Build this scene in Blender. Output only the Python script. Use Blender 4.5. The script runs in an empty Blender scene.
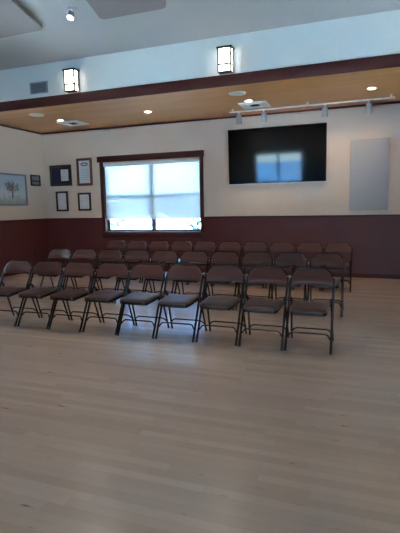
import bpy, bmesh, math, random
from mathutils import Vector, Matrix
random.seed(7)
sc = bpy.context.scene
COL = sc.collection
PI = math.pi

# ------------------------------------------------------------------ measured layout (metres)
XL, XR = -7.143, 3.6          # left and right walls
YB, YR = 8.962, -5.0          # back wall and the wall behind the camera
YS = 6.722                    # face of the soffit
ZW, ZC, ZBEAM, ZT = 1.192, 3.187, 3.35, 3.904

# ------------------------------------------------------------------ materials
def new_mat(name):
    m = bpy.data.materials.new(name); m.use_nodes = True
    nt = m.node_tree
    b = nt.nodes.get('Principled BSDF')
    return m, nt, b

def srgb(r, g, b):
    f = lambda c: (c/255/12.92) if c/255 <= 0.04045 else ((c/255+0.055)/1.055)**2.4
    return (f(r), f(g), f(b), 1)

def plain(name, col, rough=0.5, metal=0.0, spec=0.5, noise=0.08, scale=6.0, bump=0.0, bscale=200.0, coat=0.0):
    """Principled surface with a gentle procedural tone variation."""
    m, nt, b = new_mat(name)
    N, L = nt.nodes, nt.links
    tc = N.new('ShaderNodeTexCoord')
    nz = N.new('ShaderNodeTexNoise'); nz.inputs['Scale'].default_value = scale; nz.inputs['Detail'].default_value = 4
    L.new(tc.outputs['Object'], nz.inputs['Vector'])
    mx = N.new('ShaderNodeMix'); mx.data_type = 'RGBA'
    mx.inputs[6].default_value = tuple(c*(1-noise) for c in col[:3]) + (1,)
    mx.inputs[7].default_value = tuple(min(1, c*(1+noise)) for c in col[:3]) + (1,)
    L.new(nz.outputs['Fac'], mx.inputs[0]); L.new(mx.outputs[2], b.inputs['Base Color'])
    b.inputs['Roughness'].default_value = rough; b.inputs['Metallic'].default_value = metal
    b.inputs['Specular IOR Level'].default_value = spec
    b.inputs['Coat Weight'].default_value = coat
    if bump:
        n2 = N.new('ShaderNodeTexNoise'); n2.inputs['Scale'].default_value = bscale
        L.new(tc.outputs['Object'], n2.inputs['Vector'])
        bp = N.new('ShaderNodeBump'); bp.inputs['Strength'].default_value = bump; bp.inputs['Distance'].default_value = 0.002
        L.new(n2.outputs['Fac'], bp.inputs['Height']); L.new(bp.outputs['Normal'], b.inputs['Normal'])
    return m

def emit(name, col, strength):
    m, nt, b = new_mat(name)
    b.inputs['Base Color'].default_value = (0.8, 0.8, 0.78, 1)
    b.inputs['Emission Color'].default_value = col
    b.inputs['Emission Strength'].default_value = strength
    return m

def plank_mat(name, c1, c2, cm, width, row, rough, mortar=0.0012, dark=None, spec=0.5, grain=0.10, bias=0.0, roughvar=0.06):
    """Boards running along X."""
    m, nt, b = new_mat(name)
    N, L = nt.nodes, nt.links
    tc = N.new('ShaderNodeTexCoord')
    # shuffle the joints of each board row
    sx = N.new('ShaderNodeSeparateXYZ'); L.new(tc.outputs['Object'], sx.inputs[0])
    dv = N.new('ShaderNodeMath'); dv.operation = 'DIVIDE'; dv.inputs[1].default_value = row
    L.new(sx.outputs['Y'], dv.inputs[0])
    fl = N.new('ShaderNodeMath'); fl.operation = 'FLOOR'; L.new(dv.outputs[0], fl.inputs[0])
    wn = N.new('ShaderNodeTexWhiteNoise'); wn.noise_dimensions = '1D'; L.new(fl.outputs[0], wn.inputs['W'])
    ad = N.new('ShaderNodeMath'); ad.operation = 'MULTIPLY_ADD'; ad.inputs[1].default_value = width*3
    L.new(wn.outputs['Value'], ad.inputs[0]); L.new(sx.outputs['X'], ad.inputs[2])
    cx = N.new('ShaderNodeCombineXYZ')
    L.new(ad.outputs[0], cx.inputs['X']); L.new(sx.outputs['Y'], cx.inputs['Y'])
    br = N.new('ShaderNodeTexBrick')
    br.offset = 0.0; br.squash = 1.0
    br.inputs['Color1'].default_value = c1; br.inputs['Color2'].default_value = c2; br.inputs['Mortar'].default_value = cm
    br.inputs['Scale'].default_value = 1.0; br.inputs['Mortar Size'].default_value = mortar
    br.inputs['Bias'].default_value = bias
    br.inputs['Brick Width'].default_value = width; br.inputs['Row Height'].default_value = row
    L.new(cx.outputs[0], br.inputs['Vector'])
    mp = N.new('ShaderNodeMapping'); mp.inputs['Scale'].default_value = (1.5, 40, 1)
    L.new(cx.outputs[0], mp.inputs['Vector'])
    nz = N.new('ShaderNodeTexNoise'); nz.inputs['Scale'].default_value = 1.6; nz.inputs['Detail'].default_value = 5
    L.new(mp.outputs[0], nz.inputs['Vector'])
    gr = N.new('ShaderNodeMapRange'); gr.inputs['To Min'].default_value = 1-grain; gr.inputs['To Max'].default_value = 1+grain
    L.new(nz.outputs['Fac'], gr.inputs['Value'])
    mu = N.new('ShaderNodeMix'); mu.data_type = 'RGBA'; mu.blend_type = 'MULTIPLY'; mu.inputs[0].default_value = 1
    L.new(br.outputs['Color'], mu.inputs[6]); L.new(gr.outputs[0], mu.inputs[7])
    out = mu.outputs[2]
    if dark:
        # small dark mineral streaks, stretched along the boards
        m2 = N.new('ShaderNodeMapping'); m2.inputs['Scale'].default_value = (3.0, 14, 1)
        L.new(tc.outputs['Object'], m2.inputs['Vector'])
        n2 = N.new('ShaderNodeTexNoise'); n2.inputs['Scale'].default_value = 1.9; n2.inputs['Detail'].default_value = 2
        L.new(m2.outputs[0], n2.inputs['Vector'])
        r2 = N.new('ShaderNodeMapRange'); r2.inputs['From Min'].default_value = 0.70; r2.inputs['From Max'].default_value = 0.80
        L.new(n2.outputs['Fac'], r2.inputs['Value'])
        m3 = N.new('ShaderNodeMix'); m3.data_type = 'RGBA'; m3.inputs[7].default_value = dark
        L.new(r2.outputs[0], m3.inputs[0]); L.new(out, m3.inputs[6]); out = m3.outputs[2]
    L.new(out, b.inputs['Base Color'])
    rr = N.new('ShaderNodeMapRange'); rr.inputs['To Min'].default_value = rough-roughvar; rr.inputs['To Max'].default_value = rough+roughvar
    L.new(nz.outputs['Fac'], rr.inputs['Value']); L.new(rr.outputs[0], b.inputs['Roughness'])
    b.inputs['Specular IOR Level'].default_value = spec
    return m

M = {}
M['floor'] = plank_mat('maple_floor', srgb(192, 161, 140), srgb(179, 148, 127), srgb(172, 142, 121), 0.75, 0.06, 0.19,
                       dark=srgb(112, 82, 62), spec=0.6, grain=0.03, roughvar=0.03)
M['woodceil'] = plank_mat('wood_ceiling', srgb(218, 156, 92), srgb(206, 144, 82), srgb(160, 110, 62), 2.4, 0.09, 0.38, spec=0.45, grain=0.10)
M['wall'] = plain('beige_wall_paint', srgb(212, 192, 175), 0.75, noise=0.02, scale=2, bump=0.05, bscale=60, spec=0.3)
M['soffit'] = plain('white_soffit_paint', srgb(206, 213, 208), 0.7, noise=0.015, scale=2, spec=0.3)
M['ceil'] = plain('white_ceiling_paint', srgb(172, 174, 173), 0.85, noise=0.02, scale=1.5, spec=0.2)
M['wains'] = plain('dark_red_brown_panel', srgb(92, 44, 42), 0.36, noise=0.08, scale=3, spec=0.25)
M['trim'] = plain('dark_red_brown_trim', srgb(76, 37, 34), 0.45, noise=0.1, scale=8, spec=0.2)
M['tube'] = plain('dark_brown_enamelled_steel', srgb(42, 30, 28), 0.26, metal=0.0, spec=0.5, noise=0.06)
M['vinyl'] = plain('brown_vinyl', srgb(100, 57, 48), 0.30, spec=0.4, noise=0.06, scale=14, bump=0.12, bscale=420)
M['seatvinyl'] = plain('brown_vinyl_shaded', srgb(74, 44, 38), 0.30, spec=0.4, noise=0.06, scale=14, bump=0.12, bscale=420)  # backrest vinyl darkened to stand for the dim reflection on the seats
M['rubber'] = plain('black_rubber', srgb(26, 24, 24), 0.7, noise=0.1)
M['steel'] = plain('bright_steel', srgb(205, 205, 200), 0.25, metal=1.0, noise=0.03)
M['tvscreen'] = plain('glossy_black_screen', srgb(4, 4, 5), 0.06, spec=0.6, noise=0.02)
M['tvbezel'] = plain('black_bezel', srgb(16, 16, 18), 0.3, noise=0.05)
M['silver'] = plain('silver_plastic', srgb(214, 216, 218), 0.4, metal=0.0, noise=0.04)
M['felt'] = plain('grey_fabric_panel', srgb(172, 172, 174), 0.95, noise=0.03, scale=40, bump=0.3, bscale=500, spec=0.1)
M['cloud'] = plain('grey_ceiling_felt', srgb(140, 133, 131), 0.95, noise=0.05, scale=30, bump=0.3, bscale=400, spec=0.1)
M['greymetal'] = plain('pale_grey_metal', srgb(165, 170, 172), 0.45, noise=0.04)
M['whitemetal'] = plain('white_metal', srgb(228, 230, 228), 0.45, noise=0.03)
M['ventgrey'] = plain('grey_vent_metal', srgb(140, 148, 154), 0.5, noise=0.05)
M['ventdark'] = plain('dark_duct', srgb(40, 42, 45), 0.8, noise=0.05)
M['iron'] = plain('black_iron', srgb(26, 26, 27), 0.45, noise=0.1)
M['blackframe'] = plain('black_wood_frame', srgb(38, 30, 28), 0.4, noise=0.1)
M['olivefrm'] = plain('dark_olive_wood_frame', srgb(70, 58, 46), 0.45, noise=0.12, scale=20)
M['redframe'] = plain('red_brown_wood_frame', srgb(112, 62, 52), 0.4, noise=0.12, scale=20)
M['greyframe'] = plain('grey_silver_frame', srgb(120, 128, 136), 0.4, noise=0.06)
M['paper'] = plain('white_paper', srgb(206, 208, 210), 0.8, noise=0.02)
M['navy'] = plain('navy_mat_board', srgb(38, 40, 66), 0.85, noise=0.1)
M['ink'] = plain('dark_ink', srgb(52, 50, 56), 0.8, noise=0.1)
M['greyink'] = plain('faded_ink', srgb(165, 168, 172), 0.8, noise=0.05)
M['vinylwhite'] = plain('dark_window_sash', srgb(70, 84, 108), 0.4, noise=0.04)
M['outlet'] = plain('dark_outlet_plate', srgb(36, 22, 22), 0.35, noise=0.05)
M['ground'] = plain('pale_paving', srgb(212, 216, 220), 0.9, noise=0.12, scale=0.7)
M['grillback'] = plain('shaded_grille_back', srgb(84, 94, 100), 0.8, noise=0.05)
M['leaf'] = plain('green_leaf', srgb(14, 105, 118), 0.8, spec=0.05, noise=0.3, scale=8)
M['bark'] = plain('brown_bark', srgb(90, 72, 58), 0.9, noise=0.2, scale=20)
M['fence'] = plain('reflection_blue_boards', srgb(34, 100, 145), 0.7, noise=0.08, scale=3)  # blue picked to tint the reflection in the television
M['bulb'] = emit('lamp_glass', (1, 0.95, 0.88, 1), 30)
M['lantern'] = emit('frosted_lantern_glass', (1.0, 0.93, 0.82, 1), 6)
M['trackbulb'] = emit('track_bulb', (1, 0.85, 0.62, 1), 12)

def blind_mat():
    m, nt, b = new_mat('sheer_roller_fabric')
    N, L = nt.nodes, nt.links
    nt.nodes.remove(b)
    out = N['Material Output']
    tc = N.new('ShaderNodeTexCoord')
    wv = N.new('ShaderNodeTexNoise'); wv.inputs['Scale'].default_value = 25
    L.new(tc.outputs['Object'], wv.inputs['Vector'])
    mr = N.new('ShaderNodeMapRange'); mr.inputs['To Min'].default_value = 0.012; mr.inputs['To Max'].default_value = 0.018
    L.new(wv.outputs['Fac'], mr.inputs['Value'])
    tr = N.new('ShaderNodeBsdfTransparent')
    tl = N.new('ShaderNodeBsdfTranslucent'); tl.inputs['Color'].default_value = (0.148, 0.150, 0.138, 1)
    df = N.new('ShaderNodeBsdfDiffuse'); df.inputs['Color'].default_value = (0.45, 0.45, 0.43, 1)
    m1 = N.new('ShaderNodeMixShader'); m1.inputs[0].default_value = 0.5
    L.new(tl.outputs[0], m1.inputs[1]); L.new(df.outputs[0], m1.inputs[2])
    m2 = N.new('ShaderNodeMixShader')
    L.new(mr.outputs[0], m2.inputs[0]); L.new(m1.outputs[0], m2.inputs[1]); L.new(tr.outputs[0], m2.inputs[2])
    L.new(m2.outputs[0], out.inputs['Surface'])
    return m
M['blind'] = blind_mat()

def glass_mat(name, tint=(0.93, 0.97, 0.98, 1), rough=0.02):
    m, nt, b = new_mat(name)
    N, L = nt.nodes, nt.links
    nt.nodes.remove(b)
    fr = N.new('ShaderNodeFresnel'); fr.inputs['IOR'].default_value = 1.45
    tr = N.new('ShaderNodeBsdfTransparent'); tr.inputs['Color'].default_value = tint
    gl = N.new('ShaderNodeBsdfGlossy'); gl.inputs['Roughness'].default_value = rough
    mx = N.new('ShaderNodeMixShader')
    L.new(fr.outputs[0], mx.inputs[0]); L.new(tr.outputs[0], mx.inputs[1]); L.new(gl.outputs[0], mx.inputs[2])
    L.new(mx.outputs[0], N['Material Output'].inputs['Surface'])
    return m
M['glass'] = glass_mat('window_glass')
def screen_mat():
    m, nt, b = new_mat('grey_insect_screen')
    N, L = nt.nodes, nt.links
    tr = N.new('ShaderNodeBsdfTransparent'); mx = N.new('ShaderNodeMixShader'); mx.inputs[0].default_value = 0.22
    b.inputs['Base Color'].default_value = srgb(70, 76, 80); b.inputs['Roughness'].default_value = 0.7
    L.new(tr.outputs[0], mx.inputs[1]); L.new(b.outputs[0], mx.inputs[2]); L.new(mx.outputs[0], N['Material Output'].inputs['Surface'])
    return m
M['screen'] = screen_mat()

# ------------------------------------------------------------------ mesh helpers
def box(bm, lo, hi):
    (x0, y0, z0), (x1, y1, z1) = lo, hi
    v = [bm.verts.new(p) for p in ((x0,y0,z0),(x1,y0,z0),(x1,y1,z0),(x0,y1,z0),(x0,y0,z1),(x1,y0,z1),(x1,y1,z1),(x0,y1,z1))]
    for f in ((0,3,2,1),(4,5,6,7),(0,1,5,4),(1,2,6,5),(2,3,7,6),(3,0,4,7)):
        bm.faces.new([v[i] for i in f])

def tube(bm, pts, r, n=8, cap=True):
    pts = [Vector(p) for p in pts]
    t0 = (pts[1]-pts[0]).normalized()
    ref = Vector((0,0,1)) if abs(t0.z) < 0.9 else Vector((1,0,0))
    nrm = t0.cross(ref).normalized()
    rings = []
    for i, p in enumerate(pts):
        if i == 0: t = t0
        elif i == len(pts)-1: t = (pts[i]-pts[i-1]).normalized()
        else: t = ((pts[i]-pts[i-1]).normalized()+(pts[i+1]-pts[i]).normalized()).normalized()
        nrm = (nrm - t*nrm.dot(t)).normalized()
        bn = t.cross(nrm)
        rings.append([bm.verts.new(p + (nrm*math.cos(2*PI*k/n)+bn*math.sin(2*PI*k/n))*r) for k in range(n)])
    for a, b in zip(rings, rings[1:]):
        for k in range(n):
            bm.faces.new((a[k], a[(k+1) % n], b[(k+1) % n], b[k]))
    if cap:
        bm.faces.new(rings[0][::-1]); bm.faces.new(rings[-1])

def lathe(bm, prof, c=(0,0,0), n=20, axis='Z', close=True):
    """prof: list of (radius, height) from bottom to top."""
    rings = []
    for r, h in prof:
        ring = []
        for k in range(n):
            a = 2*PI*k/n
            p = (r*math.cos(a), r*math.sin(a), h)
            if axis == 'Y': p = (p[0], p[2], p[1])
            ring.append(bm.verts.new((c[0]+p[0], c[1]+p[1], c[2]+p[2])))
        rings.append(ring)
    for a, b in zip(rings, rings[1:]):
        for k in range(n):
            bm.faces.new((a[k], a[(k+1) % n], b[(k+1) % n], b[k]))
    if close:
        bm.faces.new(rings[0][::-1]); bm.faces.new(rings[-1])

def prism(bm, poly, z0, z1):
    a = [bm.verts.new((x, y, z0)) for x, y in poly]
    b = [bm.verts.new((x, y, z1)) for x, y in poly]
    n = len(poly)
    bm.faces.new(a[::-1]); bm.faces.new(b)
    for k in range(n):
        bm.faces.new((a[k], a[(k+1) % n], b[(k+1) % n], b[k]))

def round_poly(pts, r, seg=5):
    out = []
    n = len(pts)
    for i in range(n):
        p = Vector(pts[i]); a = Vector(pts[i-1]); b = Vector(pts[(i+1) % n])
        u = (a-p).normalized(); v = (b-p).normalized()
        rr = r[i] if isinstance(r, (list, tuple)) else r
        s, e = p+u*rr, p+v*rr
        for k in range(seg+1):
            t = k/seg
            q = s*(1-t)**2 + p*2*t*(1-t) + e*t*t
            out.append((q.x, q.y))
    return out

def finish(bm, bevel=0.0, seg=2, smooth=True, angle=40):
    bmesh.ops.recalc_face_normals(bm, faces=bm.faces)
    if bevel:
        es = [e for e in bm.edges if len(e.link_faces) == 2 and e.calc_face_angle(0) > math.radians(30)]
        bmesh.ops.bevel(bm, geom=es, offset=bevel, segments=seg, affect='EDGES', profile=0.5, clamp_overlap=True)
    if smooth:
        for f in bm.faces: f.smooth = True
        for e in bm.edges:
            if len(e.link_faces) == 2 and e.calc_face_angle(0) > math.radians(angle): e.smooth = False

def obj(name, bm, mat, parent=None, bevel=0.0, seg=2, smooth=True, loc=None, rot=None, angle=40):
    finish(bm, bevel, seg, smooth, angle)
    me = bpy.data.meshes.new(name); bm.to_mesh(me); bm.free()
    me.materials.append(mat)
    o = bpy.data.objects.new(name, me); COL.objects.link(o)
    if parent: o.parent = parent
    if loc: o.location = loc
    if rot: o.rotation_euler = rot
    return o

def boxobj(name, lo, hi, mat, parent=None, bevel=0.0, **k):
    bm = bmesh.new(); box(bm, lo, hi)
    return obj(name, bm, mat, parent, bevel, **k)

def thing(name, label, cat, loc=(0,0,0), rot=(0,0,0), group=None):
    o = bpy.data.objects.new(name, None); COL.objects.link(o)
    o.empty_display_size = 0.1
    o.location = loc; o.rotation_euler = rot
    o['label'] = label; o['category'] = cat
    if group: o['group'] = group
    return o

def tag(o, label, cat, group=None):
    o['label'] = label; o['category'] = cat
    if group: o['group'] = group
    return o

def struct(o, label=None, cat=None):
    o['kind'] = 'structure'
    if label: o['label'] = label
    if cat: o['category'] = cat
    return o

def copy_tree(o, parent=None):
    c = o.copy(); COL.objects.link(c)
    if parent: c.parent = parent
    for ch in list(o.children): copy_tree(ch, c)
    return c

# ------------------------------------------------------------------ room shell
TH = 0.2
def wall_with_holes(name, axis, pos, thick, a0, a1, z0, z1, holes, mat, label):
    """Wall made of one mesh around rectangular holes. axis 'Y': plane y=pos, spans x; 'X': plane x=pos, spans y."""
    bm = bmesh.new()
    xs = sorted({a0, a1} | {h[0] for h in holes} | {h[1] for h in holes})
    zs = sorted({z0, z1} | {h[2] for h in holes} | {h[3] for h in holes})
    for xa, xb in zip(xs, xs[1:]):
        run = None
        for za, zb in zip(zs, zs[1:]):
            cx, cz = (xa+xb)/2, (za+zb)/2
            solid = not any(h[0] < cx < h[1] and h[2] < cz < h[3] for h in holes)
            if solid:
                run = (run[0], zb) if run else (za, zb)
            if (not solid or zb == z1) and run:
                lo, hi = sorted((pos, pos+thick))
                if axis == 'Y': box(bm, (xa, lo, run[0]), (xb, hi, run[1]))
                else: box(bm, (lo, xa, run[0]), (hi, xb, run[1]))
                run = None
    return struct(obj(name, bm, mat, smooth=False), label, 'wall')

# the window in the back wall, the two behind the camera and one added to the right for its light
WX0, WX1, WZ0, WZ1 = -5.515, -3.19, 0.868, 2.40
REAR_W = [(-5.10, -2.80, 0.82, 2.25), (-1.2, 1.1, 0.82, 2.25), (1.5, 3.4, 0.82, 2.25)]
RIGHT_W = [(4.75, 5.7, 0.95, 2.4)]  # made-up window that brightens the right side of the room
LEFT_W = [(3.9, 5.0, 0.95, 2.4)]
boxf = bmesh.new(); box(boxf, (XL-TH, YR-TH, -0.12), (XR+TH, YB+TH, 0))
struct(obj('floor', boxf, M['floor'], smooth=False), 'pale maple strip floor', 'floor')
wall_with_holes('wall_back', 'Y', YB, TH, XL-TH, XR+TH, 0, ZT+0.2, [(WX0, WX1, WZ0, WZ1)], M['wall'], 'beige back wall with window and television')
wall_with_holes('wall_left', 'X', XL, -TH, YR, YB, 0, ZT+0.2, LEFT_W, M['wall'], 'beige left wall with tree painting')
wall_with_holes('wall_right', 'X', XR, TH, YR, YB, 0, ZT+0.2, RIGHT_W, M['wall'], 'beige right wall')
wall_with_holes('wall_rear', 'Y', YR, -TH, XL-TH, XR+TH, 0, ZT+0.2, REAR_W, M['wall'], 'beige wall behind the viewer')
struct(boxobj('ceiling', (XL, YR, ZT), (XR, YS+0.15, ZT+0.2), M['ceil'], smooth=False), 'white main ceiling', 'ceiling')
struct(boxobj('ceiling_alcove', (XL, YS+0.02, ZC), (XR, YB, ZC+0.12), M['woodceil'], smooth=False), 'lower wood board ceiling', 'ceiling')
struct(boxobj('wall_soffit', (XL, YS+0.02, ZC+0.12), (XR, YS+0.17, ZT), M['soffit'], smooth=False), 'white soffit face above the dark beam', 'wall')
struct(boxobj('trim_1', (XL, YS-0.015, ZC), (XR, YS+0.02, ZBEAM), M['trim'], bevel=0.004), 'long dark red brown beam along the soffit', 'beam')

# wainscot and its cap rail
def wainscot(name, lo, hi, label):
    struct(boxobj(name, lo, hi, M['wains'], smooth=False), label, 'wainscot')
wainscot('trim_2', (XL+0.02, YB-0.02, 0), (WX0-0.075, YB, ZW-0.03), 'dark red brown wainscot left of the window')
wainscot('trim_3', (WX0-0.075, YB-0.02, 0), (WX1+0.08, YB, WZ0-0.12), 'dark red brown wainscot under the window')
wainscot('trim_4', (WX1+0.08, YB-0.02, 0), (XR, YB, ZW-0.03), 'dark red brown wainscot under the television')
wainscot('trim_5', (XL, LEFT_W[0][1]+0.1, 0), (XL+0.02, YB, ZW-0.03), 'dark red brown wainscot on the left wall')
wainscot('trim_6', (XR-0.02, 5.8, 0), (XR, YB-0.02, ZW-0.03), 'dark red brown wainscot on the right wall')
def bar(name, lo, hi, label, cat, bevel=0.004, mat='trim'):
    struct(boxobj(name, lo, hi, M[mat], bevel=bevel), label, cat)
bar('trim_7', (XL+0.03, YB-0.035, ZW-0.03), (WX0-0.08, YB, ZW), 'cap rail left of the window', 'trim')
bar('trim_8', (WX1+0.09, YB-0.035, ZW-0.03), (XR, YB, ZW), 'cap rail under the television', 'trim')
bar('trim_9', (XL, LEFT_W[0][1]+0.1, ZW-0.03), (XL+0.035, YB, ZW), 'cap rail on the left wall', 'trim')
bar('trim_10', (XL+0.02, YB-0.03, ZC-0.035), (XR, YB, ZC), 'thin crown strip on the back wall', 'trim')
bar('trim_11', (XL, YS+0.02, ZC-0.035), (XL+0.03, YB-0.03, ZC), 'thin crown strip on the left wall', 'trim')
bar('baseboard_back', (XL+0.035, YB-0.035, 0), (XR, YB-0.02, 0.09), 'dark baseboard along the back wall', 'baseboard')
bar('baseboard_left', (XL+0.02, YR, 0), (XL+0.035, YB-0.02, 0.09), 'dark baseboard along the left wall', 'baseboard')

# ------------------------------------------------------------------ windows
def window(name, x0, x1, z0, z1, label, side='back'):
    """Trim, sash, panes of one window; local x along the wall, local -y into the room."""
    w = bpy.data.objects.new(name, None); COL.objects.link(w)
    w['kind'] = 'structure'; w['label'] = label; w['category'] = 'window'
    W, H = x1-x0, z1-z0
    boxobj('head_trim', (-W/2-0.125, -0.055, H+0.03), (W/2+0.095, 0, H+0.16), M['trim'], w, bevel=0.005)
    for s in (-1, 1):
        for k, zz in ((0, H+0.045),):
            pass
        a, b = sorted((s*(W/2), s*(W/2+0.078)))
        boxobj('side_casing', (a, -0.03, -0.0), (b, 0, H+0.03), M['trim'], w, bevel=0.004)
    boxobj('sill', (-W/2-0.08, -0.034, -0.12), (W/2+0.08, 0, -0.0), M['trim'], w, bevel=0.005)
    for s in (-1, 1):
        a, b = sorted((s*W/2, s*(W/2-0.007)))
        boxobj('jamb', (a, -0.001, 0.0), (b, 0.11, H), M['trim'], w, smooth=False)
    boxobj('head_jamb', (-W/2+0.007, -0.001, H-0.002), (W/2-0.007, 0.11, H), M['trim'], w, smooth=False)
    fr = bmesh.new()
    f = 0.045
    box(fr, (-W/2, 0.11, 0), (-W/2+f, 0.17, H)); box(fr, (W/2-f, 0.11, 0), (W/2, 0.17, H))
    box(fr, (-W/2+f, 0.11, 0), (W/2-f, 0.17, f)); box(fr, (-W/2+f, 0.11, H-f), (W/2-f, 0.17, H))
    obj('window_frame', fr, M['vinylwhite'], w, smooth=False)
    boxobj('mullion', (-0.05, 0.11, f), (0.05, 0.17, H-f), M['vinylwhite'], w, smooth=False)
    for a, b in ((-W/2+f, -0.05), (0.05, W/2-f)):
        if side == 'back':
            boxobj('meeting_rail', (a, 0.115, H*0.485), (b, 0.165, H*0.485+0.055), M['vinylwhite'], w, smooth=False)
            boxobj('insect_screen', (a, 0.175, f), (b, 0.177, H*0.485), M['screen'], w, smooth=False)
        boxobj('pane', (a, 0.138, f), (b, 0.142, H-f), M['glass'], w, smooth=False)
    if side == 'back': w.location = ((x0+x1)/2, YB, z0)
    elif side == 'rear': w.location = ((x0+x1)/2, YR, z0); w.rotation_euler = (0, 0, PI)
    elif side == 'left': w.location = (XL, (x0+x1)/2, z0); w.rotation_euler = (0, 0, PI/2)
    else: w.location = (XR, (x0+x1)/2, z0); w.rotation_euler = (0, 0, -PI/2)
    return w
window('window_1', WX0, WX1, WZ0, WZ1, 'bright window with dark red brown trim in the back wall')
for i, h in enumerate(REAR_W): window('window_%d' % (i+2), *h, ['window behind the viewer, mirrored in the television', 'middle window behind the viewer', 'right window behind the viewer'][i], side='rear')
for i, h in enumerate(RIGHT_W): window('window_%d' % (i+6), *h, 'added window in the right wall, unseen, for daylight on the right side', side='right')
for i, h in enumerate(LEFT_W): window('window_%d' % (i+5), *h, 'window in the left wall beside the viewer', side='left')

# sheer roller blind on the back window
t = thing('roller_blind', 'sheer white roller blind drawn down most of the bright window', 'blind', ((WX0+WX1)/2, YB+0.02, WZ1))
hw = (WX1-WX0)/2-0.012
b_ = bmesh.new(); tube(b_, [(-hw, 0, -0.035), (hw, 0, -0.035)], 0.028, 14); obj('roller', b_, M['whitemetal'], t)
boxobj('valance', (-hw, -0.035, -0.066), (hw, -0.03, -0.002), M['whitemetal'], t, bevel=0.001)
b_ = bmesh.new()
n = 24
va = [[b_.verts.new((-hw+2*hw*i/n, 0.0225+0.002*math.sin(i*1.1), z)) for i in range(n+1)] for z in (-0.05, -(WZ1-1.16))]
for i in range(n): b_.faces.new((va[0][i], va[0][i+1], va[1][i+1], va[1][i]))
obj('blind_fabric', b_, M['blind'], t)
b_ = bmesh.new(); tube(b_, [(-hw, 0.0225, -(WZ1-1.153)), (hw, 0.0225, -(WZ1-1.153))], 0.009, 8); obj('hem_bar', b_, M['greymetal'], t)

# ------------------------------------------------------------------ outdoors beyond the windows
struct(boxobj('ground', (-70, -60, -0.4), (60, 90, -0.15), M['ground'], smooth=False), 'pale paving outside', 'ground')
def shrub(loc, h, nleaf, label, sc_=1.0):
    t = thing('shrub', label, 'shrub', loc, group=None)
    st = bmesh.new()
    for k in range(5):
        a = k*1.3; tube(st, [(0.03*math.cos(a), 0.03*math.sin(a), 0), (0.1*math.cos(a), 0.1*math.sin(a), h*0.45), (0.22*math.cos(a)*sc_, 0.22*math.sin(a)*sc_, h*0.8)], 0.014, 6)
    obj('stem', st, M['bark'], t)
    lf = bmesh.new()
    for k in range(nleaf):
        a = random.uniform(0, 2*PI); z = h*random.uniform(0.3, 1); r = random.uniform(0.05, 0.32)*sc_
        c = Vector((r*math.cos(a), r*math.sin(a), z))
        d = Vector((math.cos(a), math.sin(a), random.uniform(-0.2, 0.9))).normalized()
        s = d.cross(Vector((0,0,1))).normalized(); u = s.cross(d).normalized()
        L_, W_ = random.uniform(0.14, 0.26), random.uniform(0.04, 0.06)
        q = [c, c+d*L_*0.5+s*W_+u*0.01, c+d*L_-u*0.03, c+d*L_*0.5-s*W_+u*0.01]
        lf.faces.new([lf.verts.new(p) for p in q])
    obj('foliage', lf, M['leaf'], t, smooth=False)
    return t
shrub((-5.80, 9.95, -0.15), 1.24, 260, 'leafy shrub outside, behind the lower left corner of the window', 1.15)
shrub((-3.62, 9.95, -0.15), 1.20, 180, 'leafy shrub outside, behind the lower right corner of the window', 0.9)
struct(boxobj('shade_eave', (XL-TH, YB+TH, 3.1), (XR+TH, YB+TH+1.5, 3.2), M['soffit'], smooth=False), 'added roof overhang, unseen, shading the shrubs outside the back window', 'roof')  # added out of view to keep the sun off the shrubs
f_ = thing('fence', 'added blue board fence outside, colouring the lower half of the television reflection', 'fence', (0, -9.5, -0.15))  # made-up fence, gives the reflected window its blue lower part
bm = bmesh.new()
for k in range(60):
    x = -14+k*0.3
    box(bm, (x, 0, 0), (x+0.285, 0.03, 1.86))
obj('boards', bm, M['fence'], f_, smooth=False)
bm = bmesh.new()
for z in (0.35, 1.45): box(bm, (-12, -0.05, z), (6, 0, z+0.1))
obj('rails', bm, M['fence'], f_, smooth=False)

# ------------------------------------------------------------------ folding chairs
TX, TR = 0.2135, 0.0122
def fy(z):                       # side profile of the front leg / back frame tube
    pts = [(0, 0), (0.47, 0.258), (0.60, 0.330), (0.68, 0.370), (0.77, 0.402)]
    for (z0, y0), (z1, y1) in zip(pts, pts[1:]):
        if z <= z1: return y0+(y1-y0)*(z-z0)/(z1-z0)
    return pts[-1][1]
def rx(z): return 0.211-0.034*z
def ry(z): return 0.447-0.35*z   # rear leg
ZTOP = 0.756
def frame_pts():
    pts = [(TX, fy(z), z) for z in (0.44, 0.50, 0.56, 0.60)]
    r, rz = 0.108, 0.132
    zc_ = ZTOP-rz
    for k in range(9):
        a = PI/2*k/8
        z = zc_+rz*math.sin(a); x = TX-r+r*math.cos(a)
        pts.append((x, fy(z)+0.012*(1-(x/TX)**2), z))
    pts += [(0.055, fy(ZTOP)+0.011, ZTOP), (0, fy(ZTOP)+0.012, ZTOP)]
    return pts + [(-x, y, z) for x, y, z in pts[-2::-1]]

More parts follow.
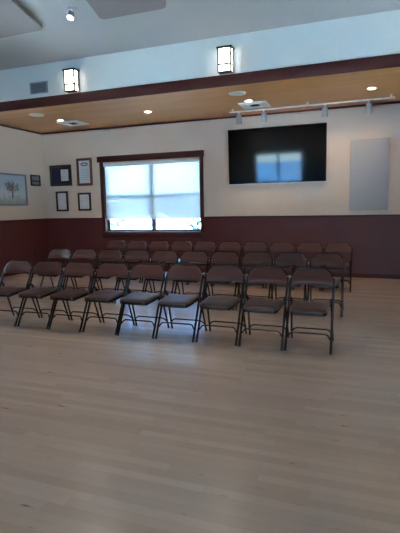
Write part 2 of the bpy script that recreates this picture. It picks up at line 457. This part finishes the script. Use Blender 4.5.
def make_chair(label, group):
    t = thing('folding_chair', label, 'chair', (0, 0, 0), group=group)
    bm = bmesh.new(); tube(bm, frame_pts(), TR, 10); fr = obj('back_frame', bm, M['tube'], t)
    for s in (-1, 1):
        bm = bmesh.new()
        lathe(bm, [(0.0075, -0.0025), (0.0075, 0.0)], (s*TX*0.985, 0, 0), 10, 'Y')
        bmesh.ops.translate(bm, verts=bm.verts, vec=(0, fy(0.675)-0.0105, 0.675))
        obj('rivet', bm, M['steel'], fr)
    for s in (-1, 1):
        bm = bmesh.new(); tube(bm, [(s*TX, fy(z), z) for z in (0.012, 0.15, 0.30, 0.44)], TR, 10)
        lg = obj('front_leg', bm, M['tube'], t)
        bm = bmesh.new(); tube(bm, [(s*TX, fy(0.0), 0.0), (s*TX, fy(0.025), 0.025)], TR+0.0015, 10); obj('foot_tip', bm, M['rubber'], lg)
        bm = bmesh.new(); tube(bm, [(s*rx(z), ry(z), z) for z in (0.012, 0.16, 0.32, 0.475)], 0.0108, 10)
        lathe(bm, [(0.011, 0), (0.011, 0.02)], (0, 0, 0), 8) if False else None
        lg = obj('rear_leg', bm, M['tube'], t)
        bm = bmesh.new(); tube(bm, [(s*rx(0), ry(0), 0.0), (s*rx(0.025), ry(0.025), 0.025)], 0.0122, 10); obj('foot_tip', bm, M['rubber'], lg)
        bm = bmesh.new(); tube(bm, [(s*0.186, 0.279, 0.468), (s*(TX+0.006), 0.274, 0.468)], 0.008, 8); obj('pivot_bolt', bm, M['tube'], t)
        # flat steel link between the seat and the frame
        bm = bmesh.new()
        tube(bm, [(s*0.184, 0.315, 0.395), (s*0.206, 0.29, 0.44), (s*0.208, fy(0.50), 0.50)], 0.008, 6)
        obj('seat_bracket', bm, M['tube'], t)
    for nm, yy, xx, za, zb in (('front_stretcher', fy, TX, 0.112, 0.165), ('rear_stretcher', ry, 0.207, 0.085, 0.128)):
        bm = bmesh.new()
        half = [(xx, yy(za), za), (xx-0.018, yy(za+0.02), za+0.02), (xx-0.035, yy(zb-0.008), zb-0.008), (xx-0.06, yy(zb), zb)]
        tube(bm, half + [(-x, y, z) for x, y, z in half[::-1]], 0.0078, 8)
        obj(nm, bm, M['tube'], t)
    # backrest: padded vinyl panel, slightly dished, rounded at the top
    bm = bmesh.new()
    nu, nv, r, rz, z0 = 22, 14, 0.108, 0.132, 0.590
    ht = TX-0.003
    zt_ = ZTOP+0.003
    def bp(u, v, side):
        z = z0+(zt_-z0)*v
        hwid = ht
        if z > zt_-rz: hwid = ht-r+r*math.sqrt(max(0, 1-((z-(zt_-rz))/rz)**2))
        x = u*hwid
        z += 0.012*(1-u*u)*(1-v)*1.0
        edge = (1-u**8)*(1-(2*v-1)**8)
        dish = 0.020*(1-(x/ht)**2) + 0.10*max(0, 0.4-v)**2
        return (x, fy(z)+dish+side*(0.003+0.0095*edge**0.5)-0.009, z)
    for side in (-1, 1):
        g = [[bm.verts.new(bp(-1+2*i/nu, j/nv, side)) for i in range(nu+1)] for j in range(nv+1)]
        for j in range(nv):
            for i in range(nu):
                bm.faces.new((g[j][i], g[j][i+1], g[j+1][i+1], g[j+1][i]))
        if side == -1: ga = g
    def ring(g):
        return g[0] + [g[j][-1] for j in range(1, nv+1)] + g[nv][-2::-1] + [g[j][0] for j in range(nv-1, 0, -1)]
    A, B = ring(ga), ring(g)
    for k in range(len(A)):
        k2 = (k+1) % len(A)
        try: bm.faces.new((A[k], A[k2], B[k2], B[k]))
        except ValueError: pass
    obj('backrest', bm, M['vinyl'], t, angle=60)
    # seat: steel pan below a padded vinyl top with a rolled front edge
    plan = round_poly([(-0.172, 0.0), (0.172, 0.0), (0.182, 0.365), (-0.182, 0.365)], [0.055, 0.055, 0.035, 0.035], 6)
    pan = bmesh.new()
    prism(pan, [(x*0.985, 0.183+(y-0.183)*0.985) for x, y in plan], 0.368, 0.396)
    box(pan, (-0.15, 0.05, 0.356), (0.15, 0.075, 0.368)); box(pan, (-0.15, 0.29, 0.356), (0.15, 0.315, 0.368))
    for v in pan.verts: v.co.z += 0.016*(v.co.y/0.365-0.5)+0.008; v.co.y -= 0.032
    obj('seat_pan', pan, M['tube'], t, bevel=0.003)
    pad = bmesh.new()
    cx, cy = 0, 0.183
    prev = None
    levels = [(1.0, 0.397), (1.005, 0.404), (1.0, 0.411), (0.97, 0.418), (0.90, 0.4225), (0.7, 0.425), (0.4, 0.424), (0.12, 0.423)]
    for s, z in levels:
        rg = [pad.verts.new((cx+(x-cx)*s, cy+(y-cy)*s-0.032, z+0.008+0.016*((cy+(y-cy)*s)/0.365-0.5))) for x, y in plan]
        if prev:
            for k in range(len(rg)): pad.faces.new((prev[k], prev[(k+1) % len(rg)], rg[(k+1) % len(rg)], rg[k]))
        else: pad.faces.new(rg[::-1])
        prev = rg
    pad.faces.new(prev)
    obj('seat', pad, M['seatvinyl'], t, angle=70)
    return t

ORD = ['first', 'second', 'third', 'fourth', 'fifth', 'sixth', 'seventh', 'eighth', 'ninth', 'tenth']
def lab(row, i, n):
    base = {'front': 'brown vinyl folding chair in the front row', 'middle': 'brown vinyl folding chair in the middle row',
            'back': 'brown vinyl folding chair in the rearmost row'}[row]
    if i == 0: return base + ', at its right end'
    if i == n-1: return base + (', leftmost, cut by the photo edge' if row == 'front' else ', at its left end')
    if i < n/2: return base + ', %s from right end' % ORD[i]
    return base + ', %s from left end' % ORD[n-1-i]
GR = {'front': 'folding chairs of the front row', 'middle': 'folding chairs of the middle row', 'back': 'folding chairs of the back row'}
proto = None
for row, y, x0, pitch, n in (('front', 4.224, -0.442, 0.463, 9), ('middle', 5.704, -0.403, 0.4675, 10), ('back', 7.407, -0.334, 0.4705, 10)):
    for i in range(n):
        l = lab(row, i, n)
        if proto is None: proto = c = make_chair(l, GR[row])
        else:
            c = copy_tree(proto); c['label'] = l; c['group'] = GR[row]
        c.location = (x0-i*pitch+random.uniform(-0.002, 0.002), y+random.uniform(-0.012, 0.012), 0)
        c.rotation_euler = (0, 0, math.radians(random.uniform(-0.5, 0.5)))

# ------------------------------------------------------------------ television
tv = thing('television', 'large black flat screen television mounted high on the back wall', 'television', (-1.587, YB, 2.361))
tilt = math.radians(3.5)
hd = bpy.data.objects.new('display', None)
TW, THh = 1.909, 1.089
def tvpart(name, bm, mat, bevel=0.0, parent=tv):
    bmesh.ops.rotate(bm, verts=bm.verts, cent=(0, 0, 0), matrix=Matrix.Rotation(tilt, 3, 'X'))
    bmesh.ops.translate(bm, verts=bm.verts, vec=(0, -0.085, 0))
    return obj(name, bm, mat, parent, bevel)
bpy.data.objects.remove(hd)
bm = bmesh.new(); box(bm, (-TW/2, 0.004, -THh/2), (TW/2, 0.035, THh/2)); cab = tvpart('housing', bm, M['tvbezel'], 0.003)
bm = bmesh.new(); bw = 0.012
box(bm, (-TW/2, -0.003, THh/2-bw), (TW/2, 0.004, THh/2)); box(bm, (-TW/2, -0.003, -THh/2+0.022), (-TW/2+bw, 0.004, THh/2-bw)); box(bm, (TW/2-bw, -0.003, -THh/2+0.022), (TW/2, 0.004, THh/2-bw))
tvpart('bezel', bm, M['tvbezel'])
bm = bmesh.new(); box(bm, (-TW/2, -0.004, -THh/2), (TW/2, 0.004, -THh/2+0.022)); low = tvpart('lower_bezel', bm, M['silver'])
bm = bmesh.new(); box(bm, (0.08, -0.0055, -THh/2+0.003), (0.16, -0.004, -THh/2+0.012)); tvpart('badge_glint', bm, M['whitemetal'], parent=low)  # white plate standing in for the glint on the lower bezel
bm = bmesh.new(); box(bm, (-TW/2+bw, 0.0, -THh/2+0.022), (TW/2-bw, 0.004, THh/2-bw)); tvpart('screen', bm, M['tvscreen'])
bm = bmesh.new(); box(bm, (-0.35, -0.012, -0.2), (0.35, 0.0, 0.2)); box(bm, (-0.25, -0.06, -0.18), (-0.2, -0.01, 0.18)); box(bm, (0.2, -0.06, -0.18), (0.25, -0.01, 0.18))
obj('wall_mount', bm, M['iron'], tv)

# grey acoustic panel
t = thing('acoustic_panel', 'tall grey fabric wall panel to the right of the television', 'wall panel', (0.131, YB, 1.928))
boxobj('backing', (-0.325, -0.022, -0.638), (0.325, -0.001, 0.638), M['greymetal'], t)
boxobj('fabric_face', (-0.333, -0.045, -0.646), (0.333, -0.022, 0.646), M['felt'], t, bevel=0.006)

# ------------------------------------------------------------------ framed pictures
def framed(name, label, cat, x0, x1, z0, z1, fmat, fw, wall='back', group='framed papers on the back wall', depth=0.025):
    W, H = x1-x0, z1-z0
    if wall == 'back': t = thing(name, label, cat, ((x0+x1)/2, YB, (z0+z1)/2), group=group)
    else: t = thing(name, label, cat, (XL, (x0+x1)/2, (z0+z1)/2), (0, 0, PI/2), group=group)
    bm = bmesh.new()
    box(bm, (-W/2, -depth, -H/2), (-W/2+fw, 0, H/2)); box(bm, (W/2-fw, -depth, -H/2), (W/2, 0, H/2))
    box(bm, (-W/2+fw, -depth, -H/2), (W/2-fw, 0, -H/2+fw)); box(bm, (-W/2+fw, -depth, H/2-fw), (W/2-fw, 0, H/2))
    obj('frame', bm, fmat, t, bevel=0.003)
    return t, W/2-fw, H/2-fw
def sheet(name, t, x0, x1, z0, z1, y, mat, parent=None):
    return boxobj(name, (x0, y, z0), (x1, y+0.003, z1), mat, parent or t, smooth=False)
def scribble(t, pr, x0, x1, zs, y):
    bm = bmesh.new()
    for z, a, b in zs: box(bm, (x0+(x1-x0)*a, y, z-0.004), (x0+(x1-x0)*b, y+0.001, z+0.004))
    obj('faded_lines', bm, M['greyink'], pr, smooth=False)
# wide frame with navy half and white sheet
t, hx, hz = framed('picture_frame', 'wide dark frame with a navy left half and white sheet, above the black frames', 'picture frame', -6.965, -6.365, 1.945, 2.427, M['olivefrm'], 0.06)
sheet('mat_board', t, -hx, hx, -hz, hz, -0.010, M['navy'])
pp = sheet('sheet', t, 0.01, hx-0.025, -hz+0.055, hz-0.045, -0.014, M['paper'])
scribble(t, pp, 0.02, hx-0.035, [(0.08, .1, .9), (0.03, .1, .8), (-0.02, .1, .9), (-0.07, .1, .6)], -0.0152)
# tall red brown frame with dark heading
t, hx, hz = framed('picture_frame', 'tall red brown frame around a white sheet with dark heading, beside the window', 'picture frame', -6.208, -5.803, 1.934, 2.552, M['redframe'], 0.055)
pp = sheet('sheet', t, -hx, hx, -hz, hz, -0.010, M['paper'])
bm = bmesh.new()
tube(bm, [(-0.10+0.2*k/10, -0.011, hz-0.085+0.035*math.sin(PI*k/10)) for k in range(11)], 0.011, 6)
box(bm, (-0.075, -0.0125, hz-0.115), (0.075, -0.0105, hz-0.095)); obj('heading_mark', bm, M['ink'], pp)
scribble(t, pp, -hx, hx, [(0.05-k*0.045, .15, .85) for k in range(6)], -0.0112)
# two black frames below
t, hx, hz = framed('picture_frame', 'small black frame with a pale grey sheet, directly below the wide navy frame', 'picture frame', -6.83, -6.50, 1.354, 1.820, M['blackframe'], 0.042)
pp = sheet('sheet', t, -hx, hx, -hz, hz, -0.010, M['paper']); scribble(t, pp, -hx, hx, [(0.13-k*0.04, .12, .88) for k in range(8)], -0.0112)
t, hx, hz = framed('picture_frame', 'small black frame with a white sheet, directly below the red brown frame', 'picture frame', -6.219, -5.874, 1.360, 1.772, M['blackframe'], 0.042)
pp = sheet('sheet', t, -hx, hx, -hz, hz, -0.010, M['paper']); scribble(t, pp, -hx, hx, [(0.11-k*0.04, .12, .88) for k in range(7)], -0.0112)

# painting of a tree on the left wall: local x runs along +Y
def paint_mat():
    m, nt, b = new_mat('tree_painting_canvas')
    N, L = nt.nodes, nt.links
    tc = N.new('ShaderNodeTexCoord'); sx = N.new('ShaderNodeSeparateXYZ'); L.new(tc.outputs['Object'], sx.inputs[0])
    nz = N.new('ShaderNodeTexNoise'); nz.inputs['Scale'].default_value = 9; nz.inputs['Detail'].default_value = 6
    L.new(tc.outputs['Object'], nz.inputs['Vector'])
    ma = N.new('ShaderNodeMath'); ma.operation = 'MULTIPLY_ADD'; ma.inputs[1].default_value = 0.35
    L.new(nz.outputs['Fac'], ma.inputs[0]); L.new(sx.outputs['Z'], ma.inputs[2])
    cr = N.new('ShaderNodeValToRGB'); cr.color_ramp.interpolation = 'EASE'
    mr = N.new('ShaderNodeMapRange'); mr.inputs['From Min'].default_value = -0.15; mr.inputs['From Max'].default_value = 0.5
    L.new(ma.outputs[0], mr.inputs['Value']); L.new(mr.outputs[0], cr.inputs[0])
    e = cr.color_ramp.elements
    e[0].position = 0; e[0].color = srgb(150, 155, 155)
    e[1].position = 1; e[1].color = srgb(168, 180, 192)
    for pz, c in ((0.22, srgb(172, 172, 166)), (0.34, srgb(188, 194, 198)), (0.6, srgb(174, 184, 192))):
        k = e.new(pz); k.color = c
    L.new(cr.outputs[0], b.inputs['Base Color']); b.inputs['Roughness'].default_value = 0.6
    return m
t, hx, hz = framed('painting', 'large grey framed painting of a bare brown tree, hanging on the left wall', 'painting', 7.20, 8.312, 1.505, 2.19, M['greyframe'], 0.035, 'left', None, 0.03)
cv = sheet('canvas', t, -hx, hx, -hz, hz, -0.012, paint_mat())
bm = bmesh.new()
tx = 0.10                                             # tree centre along the wall
tube(bm, [(tx, -0.0115, -0.19), (tx+0.01, -0.0115, -0.09), (tx, -0.0115, 0.0)], 0.018, 6)
rnd = random.Random(3)
for k in range(34):
    a = rnd.uniform(0.1, PI-0.1); r = rnd.uniform(0.08, 0.20)
    tube(bm, [(tx, -0.0115, -0.03), (tx+0.5*r*math.cos(a)*1.1, -0.0115, -0.01+0.5*r*math.sin(a)), (tx+r*math.cos(a)*1.15, -0.0115, 0.0+r*math.sin(a)*0.85)], 0.008, 5)
for k in range(60):
    a = rnd.uniform(0, 2*PI); r = 0.19*math.sqrt(rnd.random())
    c = (tx+r*math.cos(a)*1.15, 0.06+r*math.sin(a)*0.8)
    lathe(bm, [(rnd.uniform(.012, .02), -0.0125), (0.012, -0.0121)], (c[0], 0, c[1]), 6, 'Y')
obj('painted_tree', bm, plain('painted_tree_brown', srgb(136, 126, 120), 0.7, noise=0.2, scale=20), cv, smooth=False)
# small frame beside it
t, hx, hz = framed('picture_frame', 'small dark framed photo on the left wall, beside the tree painting', 'picture frame', 8.47, 8.795, 1.95, 2.203, M['blackframe'], 0.035, 'left', None)
sheet('photo', t, -hx, hx, -hz, hz, -0.010, plain('grey_photo_print', srgb(120, 122, 126), 0.5, noise=0.2, scale=12))
sheet('photo_band', t, -hx, hx, -0.03, 0.0, -0.0115, M['ink'])
# outlet in the left wainscot
t = thing('wall_outlet', 'dark outlet plate low on the left wainscot', 'outlet', (XL+0.02, 8.437, 0.40), (0, 0, PI/2))
boxobj('cover_plate', (-0.04, -0.006, -0.06), (0.04, 0, 0.06), M['outlet'], t, bevel=0.002)
for s in (-1, 1): boxobj('socket', (-0.017, -0.009, s*0.028-0.016), (0.017, -0.006, s*0.028+0.016), M['iron'], t, bevel=0.002)

# ------------------------------------------------------------------ lights and vents
def spot(name, loc, energy, col, angle, blend, target=None, size=0.04, parent=None):
    l = bpy.data.lights.new(name, 'SPOT'); l.energy = energy; l.color = col; l.spot_size = math.radians(angle); l.spot_blend = blend; l.shadow_soft_size = size
    o = bpy.data.objects.new(name, l); COL.objects.link(o); o.location = loc
    d = (Vector(target)-Vector(loc)) if target else Vector((0, 0, -1))
    o.rotation_euler = d.to_track_quat('-Z', 'Y').to_euler()
    return o
# recessed downlights in the wood ceiling
dl = [((-5.78, 7.861), 'lit recessed downlight in the wood ceiling, beside the left square diffuser'),
      ((-3.821, 7.876), 'lit recessed downlight in the wood ceiling, above the window'),
      ((-1.866, 7.80), 'lit recessed downlight in the wood ceiling, beside the diffuser above the television'),
      ((0.113, 7.789), 'lit recessed downlight in the wood ceiling, rightmost, above the grey wall panel')]
first = None
for (x, y), l in dl:
    if first is None:
        t = first = thing('recessed_downlight', l, 'light', (x, y, ZC), group='downlights in the wood ceiling')
        bm = bmesh.new(); lathe(bm, [(0.050, -0.002), (0.078, -0.008), (0.085, -0.002), (0.085, 0.0), (0.050, 0.0), (0.050, -0.002)], n=24, close=False); obj('trim_ring', bm, M['whitemetal'], t)
        bm = bmesh.new(); lathe(bm, [(0.0, -0.001), (0.045, -0.003), (0.05, -0.001), (0.05, 0.0)], n=20); obj('bulb', bm, M['bulb'], t)
    else:
        t = copy_tree(first); t.location = (x, y, ZC); t['label'] = l
    spot('downlight_beam', (x, y, ZC-0.02), 36, (1, 0.86, 0.68), 100, 0.7, size=0.05)

# round ceiling speakers
first = None
for (x, y), l in (((-5.83, 7.21), 'round grey ceiling speaker near the left wall'), ((-1.91, 7.205), 'round grey ceiling speaker above the television')):
    if first is None:
        t = first = thing('ceiling_speaker', l, 'speaker', (x, y, ZC), group='ceiling speakers')
        bm = bmesh.new(); lathe(bm, [(0.115, -0.012), (0.135, -0.010), (0.14, 0.0), (0.112, 0.0), (0.112, -0.01), (0.115, -0.012)], n=28, close=False); obj('rim', bm, M['whitemetal'], t)
        bm = bmesh.new(); lathe(bm, [(0.0, -0.011), (0.06, -0.010), (0.113, -0.006), (0.113, 0)], n=28); obj('grille', bm, M['whitemetal'], t)
    else:
        t = copy_tree(first); t.location = (x, y, ZC); t['label'] = l
# square stepped air diffusers
first = None
for (x, y), l in (((-5.72, 8.21), 'square pale air diffuser in the wood ceiling near the left corner'), ((-1.83, 8.13), 'square pale air diffuser in the wood ceiling above the television')):
    if first is None:
        t = first = thing('air_diffuser', l, 'air vent', (x, y, ZC), group='square air diffusers')
        def ringbox(bm, a, b, z0, z1):
            box(bm, (-b, -b, z0), (b, -a, z1)); box(bm, (-b, a, z0), (b, b, z1)); box(bm, (-b, -a, z0), (-a, a, z1)); box(bm, (a, -a, z0), (b, a, z1))
        bm = bmesh.new(); ringbox(bm, 0.20, 0.25, -0.012, 0); obj('frame', bm, M['whitemetal'], t, bevel=0.003)
        for a, b in ((0.155, 0.185), (0.105, 0.135)):
            bm = bmesh.new(); ringbox(bm, a, b, -0.016, -0.004); obj('vane', bm, M['whitemetal'], t, bevel=0.003)
        boxobj('center_plate', (-0.06, -0.06, -0.018), (0.06, 0.06, -0.006), M['ventdark'], t, bevel=0.003)
        boxobj('duct_back', (-0.20, -0.20, -0.003), (0.20, 0.20, 0), M['ventgrey'], t, smooth=False)
    else:
        t = copy_tree(first); t.location = (x, y, ZC); t['label'] = l

# track light above the television
TY = 8.35
t = thing('track_light', 'long white ceiling track with four grey spotlight heads, above the television', 'track light', (0, TY, ZC))
rail = boxobj('rail', (-2.36, -0.018, -0.062), (0.485, 0.018, -0.040), M['whitemetal'], t, bevel=0.003)
for x in (-2.30, -0.93, 0.43):
    bm = bmesh.new(); lathe(bm, [(0.008, -0.042), (0.008, -0.006), (0.03, -0.006), (0.03, 0)], (x, 0, 0), 12); obj('rail_mount', bm, M['whitemetal'], rail)
for x in (-2.185, -1.713, -0.635, 0.083):
    bm = bmesh.new()
    lathe(bm, [(0.012, -0.10), (0.012, -0.07), (0.018, -0.07), (0.018, -0.06)], (x, 0, 0), 12)
    hdm = bmesh.new()
    prof = [(0.0, 0.0), (0.034, 0.0), (0.048, -0.015), (0.054, -0.15), (0.054, -0.17), (0.046, -0.17), (0.042, -0.10), (0.0, -0.095)]
    lathe(hdm, prof[::-1], (0, 0, 0), 20, close=False)
    rt = Matrix.Rotation(math.radians(12), 3, 'X')
    for v in hdm.verts: v.co = rt @ v.co + Vector((x, 0, -0.10))
    h = obj('lamp_head', hdm, M['greymetal'], t)
    obj('swivel', bm, M['whitemetal'], h)
    bb = bmesh.new(); lathe(bb, [(0.0, -0.108), (0.038, -0.106), (0.041, -0.098)], (0, 0, 0), 16)
    for v in bb.verts: v.co = rt @ v.co + Vector((x, 0, -0.10))
    obj('bulb', bb, M['trackbulb'], h)
    tip = rt @ Vector((0, 0, -0.128)) + Vector((x, TY, ZC-0.10))
    spot('track_beam', tip, 16, (1, 0.80, 0.55), 95, 0.9, (x, YB, ZC-0.75), 0.03)

# wall lanterns on the soffit
first = None
LW, LD, LH = 0.21, 0.125, 0.36
for x, l in ((-4.635, 'lit black framed wall lantern on the white soffit, left, above the pictures'), (-1.94, 'lit black framed wall lantern on the white soffit, above the television'),
             (0.90, 'lit black framed wall lantern at the far right, just beyond the photo edge')):
    if first is None:
        t = first = thing('wall_lantern', l, 'lantern', (x, YS+0.02, 3.36), group='wall lanterns on the soffit')
        y0 = -LD-0.02
        boxobj('back_plate', (-LW/2+0.02, -0.02, 0.02), (LW/2-0.02, 0, LH-0.02), M['iron'], t, bevel=0.003)
        boxobj('cap', (-LW/2-0.012, y0-0.012, LH-0.028), (LW/2+0.012, 0.0, LH), M['iron'], t, bevel=0.004)
        bm = bmesh.new(); box(bm, (-LW/2, y0, 0), (LW/2, -0.018, 0.014)); obj('base', bm, M['iron'], t, bevel=0.003)
        for sx_ in (-1, 1):
            for yy in (y0, -0.036):
                bm = bmesh.new(); a, b = sorted((sx_*LW/2, sx_*(LW/2-0.020))); box(bm, (a, yy, 0.014), (b, yy+0.018, LH-0.028)); obj('post', bm, M['iron'], t)
        for zz, hh in ((0.10, 0.022), (0.235, 0.010)):
            boxobj('cross_bar', (-LW/2+0.020, y0, zz), (LW/2-0.020, y0+0.009, zz+hh), M['iron'], t, smooth=False)
            for sx_ in (-1, 1):
                a, b = sorted((sx_*LW/2, sx_*(LW/2-0.009))); boxobj('side_bar', (a, y0+0.018, zz), (b, -0.036, zz+hh), M['iron'], t, smooth=False)
        bm = bmesh.new(); box(bm, (-LW/2+0.010, y0+0.010, 0.0145), (LW/2-0.010, -0.022, LH-0.0285)); obj('glass', bm, M['lantern'], t, smooth=False)
    else:
        t = copy_tree(first); t.location = (x, YS+0.02, 3.36); t['label'] = l

# return air grille on the soffit
t = thing('vent_grille', 'grey louvred air grille on the white soffit, beside the left lantern', 'air vent', (-5.365, YS+0.02, 3.52))
bm = bmesh.new()
for lo, hi in (((-0.19, -0.012, -0.10), (-0.165, 0, 0.10)), ((0.165, -0.012, -0.10), (0.19, 0, 0.10)), ((-0.165, -0.012, 0.08), (0.165, 0, 0.10)), ((-0.165, -0.012, -0.10), (0.165, 0, -0.08))): box(bm, lo, hi)
obj('frame', bm, M['ventgrey'], t, bevel=0.002)
boxobj('duct_back', (-0.165, -0.003, -0.08), (0.165, 0, 0.08), M['grillback'], t, smooth=False)
for k in range(6):
    bm = bmesh.new(); z = -0.066+k*0.0265
    v = [bm.verts.new(p) for p in ((-0.165, -0.012, z-0.010), (0.165, -0.012, z-0.010), (0.165, -0.004, z+0.008), (-0.165, -0.004, z+0.008))]
    f = bm.faces.new(v); bmesh.ops.solidify(bm, geom=[f], thickness=0.002); obj('louvre', bm, M['ventgrey'], t, smooth=False)

# grey acoustic clouds under the main ceiling
ZP = ZT-0.06
def cloud(pts, rad, label):
    bm = bmesh.new(); cx = sum(p[0] for p in pts)/4; cy = sum(p[1] for p in pts)/4
    prism(bm, round_poly([(x-cx, y-cy) for x, y in pts], rad, 6), 0, 0.045)
    for k in pts: box(bm, ((k[0]-cx)*0.6-0.02, (k[1]-cy)*0.6-0.02, 0.045), ((k[0]-cx)*0.6+0.02, (k[1]-cy)*0.6+0.02, 0.06))
    o = obj('ceiling_panel', bm, M['cloud'], bevel=0.0, loc=(cx, cy, ZP))
    tag(o, label, 'ceiling panel', 'grey ceiling panels')
cloud([(-5.50, 5.42), (-4.16, 5.40), (-3.80, 4.10), (-5.14, 4.10)], 0.07, 'grey ceiling panel with rounded corner at the top left of the photo')
cloud([(-3.26, 5.42), (-2.32, 5.42), (-1.98, 4.10), (-2.92, 4.10)], 0.09, 'grey ceiling panel with rounded corners, right of the ceiling spotlight')

# adjustable ceiling spotlights
first = None
for (x, y), l in (((-3.49, 5.13), 'small bright spotlight on the white ceiling, between the two grey panels'), ((-1.79, 5.17), 'small ceiling spotlight at the top edge of the photo')):
    if first is None:
        t = first = thing('ceiling_spotlight', l, 'light', (x, y, ZT), group='spotlights on the main ceiling')
        bm = bmesh.new(); lathe(bm, [(0.03, -0.012), (0.06, -0.010), (0.068, 0.0)], n=24); obj('base', bm, M['greymetal'], t)
        for s, nm in ((-1, 0.0),):
            rt = Matrix.Rotation(math.radians(-28), 3, 'X')
            bm = bmesh.new(); lathe(bm, [(0.036, -0.13), (0.044, -0.13), (0.042, -0.05), (0.03, -0.03), (0.012, -0.025), (0.012, 0.0)], n=20, close=False)
            for v in bm.verts: v.co = rt @ v.co + Vector((0, 0, -0.01))
            hd = obj('lamp_head', bm, M['greymetal'], t)
            bm = bmesh.new(); lathe(bm, [(0.0, -0.128), (0.037, -0.126), (0.037, -0.10)], n=16)
            for v in bm.verts: v.co = rt @ v.co + Vector((0, 0, -0.01))
            obj('bulb', bm, M['bulb'], hd)
    else:
        t = copy_tree(first); t.location = (x, y, ZT); t['label'] = l
    spot('ceiling_beam', (x, y-0.08, ZT-0.14), 60, (1, 0.9, 0.76), 80, 0.7, (x, y-1.5, 0), 0.04)

# ------------------------------------------------------------------ daylight
w = bpy.data.worlds.new('World'); sc.world = w; w.use_nodes = True
nt = w.node_tree
bg = nt.nodes['Background']
tc = nt.nodes.new('ShaderNodeTexCoord'); sx = nt.nodes.new('ShaderNodeSeparateXYZ')
nt.links.new(tc.outputs['Generated'], sx.inputs[0])
# clear blue sky beyond the back window, paler and brighter haze behind the viewer
cr = nt.nodes.new('ShaderNodeValToRGB')
cr.color_ramp.elements[0].position = 0.30; cr.color_ramp.elements[0].color = (0.66, 0.90, 1.0, 1)
cr.color_ramp.elements[1].position = 0.75; cr.color_ramp.elements[1].color = (0.10, 0.42, 1.0, 1)
mr = nt.nodes.new('ShaderNodeMapRange'); mr.inputs['From Min'].default_value = -1; mr.inputs['From Max'].default_value = 1
nt.links.new(sx.outputs['Y'], mr.inputs['Value']); nt.links.new(mr.outputs[0], cr.inputs[0]); nt.links.new(cr.outputs[0], bg.inputs['Color'])
st = nt.nodes.new('ShaderNodeMapRange'); st.inputs['From Min'].default_value = 0.3; st.inputs['From Max'].default_value = 0.9
st.inputs['To Min'].default_value = 12.0; st.inputs['To Max'].default_value = 28.0
nt.links.new(sx.outputs['Y'], st.inputs['Value']); nt.links.new(st.outputs[0], bg.inputs['Strength'])
sl = bpy.data.lights.new('sun', 'SUN'); sl.energy = 300; sl.color = (0.78, 0.92, 1.0); sl.angle = math.radians(0.6)
so_ = bpy.data.objects.new('sun', sl); COL.objects.link(so_); so_.location = (20, 0, 60)
so_.rotation_euler = Vector((-0.30, 0.0, -1)).to_track_quat('-Z', 'Y').to_euler()
def portal(loc, rot, sx_, sy_):
    l = bpy.data.lights.new('portal', 'AREA'); l.shape = 'RECTANGLE'; l.size = sx_; l.size_y = sy_
    l.cycles.is_portal = True
    o = bpy.data.objects.new('window_portal', l); COL.objects.link(o); o.location = loc; o.rotation_euler = rot
for x0, x1, z0, z1 in REAR_W: portal(((x0+x1)/2, YR-TH, (z0+z1)/2), (PI/2, 0, PI), x1-x0, z1-z0)
for y0, y1, z0, z1 in RIGHT_W: portal((XR+TH, (y0+y1)/2, (z0+z1)/2), (PI/2, 0, -PI/2), y1-y0, z1-z0)
for y0, y1, z0, z1 in LEFT_W: portal((XL-TH, (y0+y1)/2, (z0+z1)/2), (PI/2, 0, PI/2), y1-y0, z1-z0)
portal(((WX0+WX1)/2, YB+TH, (WZ0+WZ1)/2), (PI/2, 0, 0), WX1-WX0, WZ1-WZ0)

# ------------------------------------------------------------------ camera
yaw, pitch, roll = 0.346, -0.1346, -0.0195
f0 = Vector((-math.sin(yaw), math.cos(yaw), 0)); r0 = Vector((math.cos(yaw), math.sin(yaw), 0)); u0 = Vector((0, 0, 1))
f = f0*math.cos(pitch)+u0*math.sin(pitch); u = -f0*math.sin(pitch)+u0*math.cos(pitch)
r = r0*math.cos(roll)+u*math.sin(roll); u = -r0*math.sin(roll)+u*math.cos(roll)
cd = bpy.data.cameras.new('camera'); cam = bpy.data.objects.new('camera', cd); COL.objects.link(cam)
mw = Matrix((r, u, -f)).transposed().to_4x4(); mw.translation = Vector((0, 0, 1.412)); cam.matrix_world = mw
cd.sensor_fit = 'VERTICAL'; cd.sensor_height = 36; cd.lens = 445.65/533*36; cd.clip_end = 300
sc.camera = cam

sc.view_settings.view_transform = 'Standard'; sc.view_settings.look = 'None'
sc.view_settings.exposure = 0.13; sc.view_settings.gamma = 1.0; sc.view_settings.use_curve_mapping = False
sc.cycles.use_denoising = True
sc.cycles.max_bounces = 10; sc.cycles.diffuse_bounces = 6; sc.cycles.transparent_max_bounces = 16
sc.cycles.sample_clamp_indirect = 0
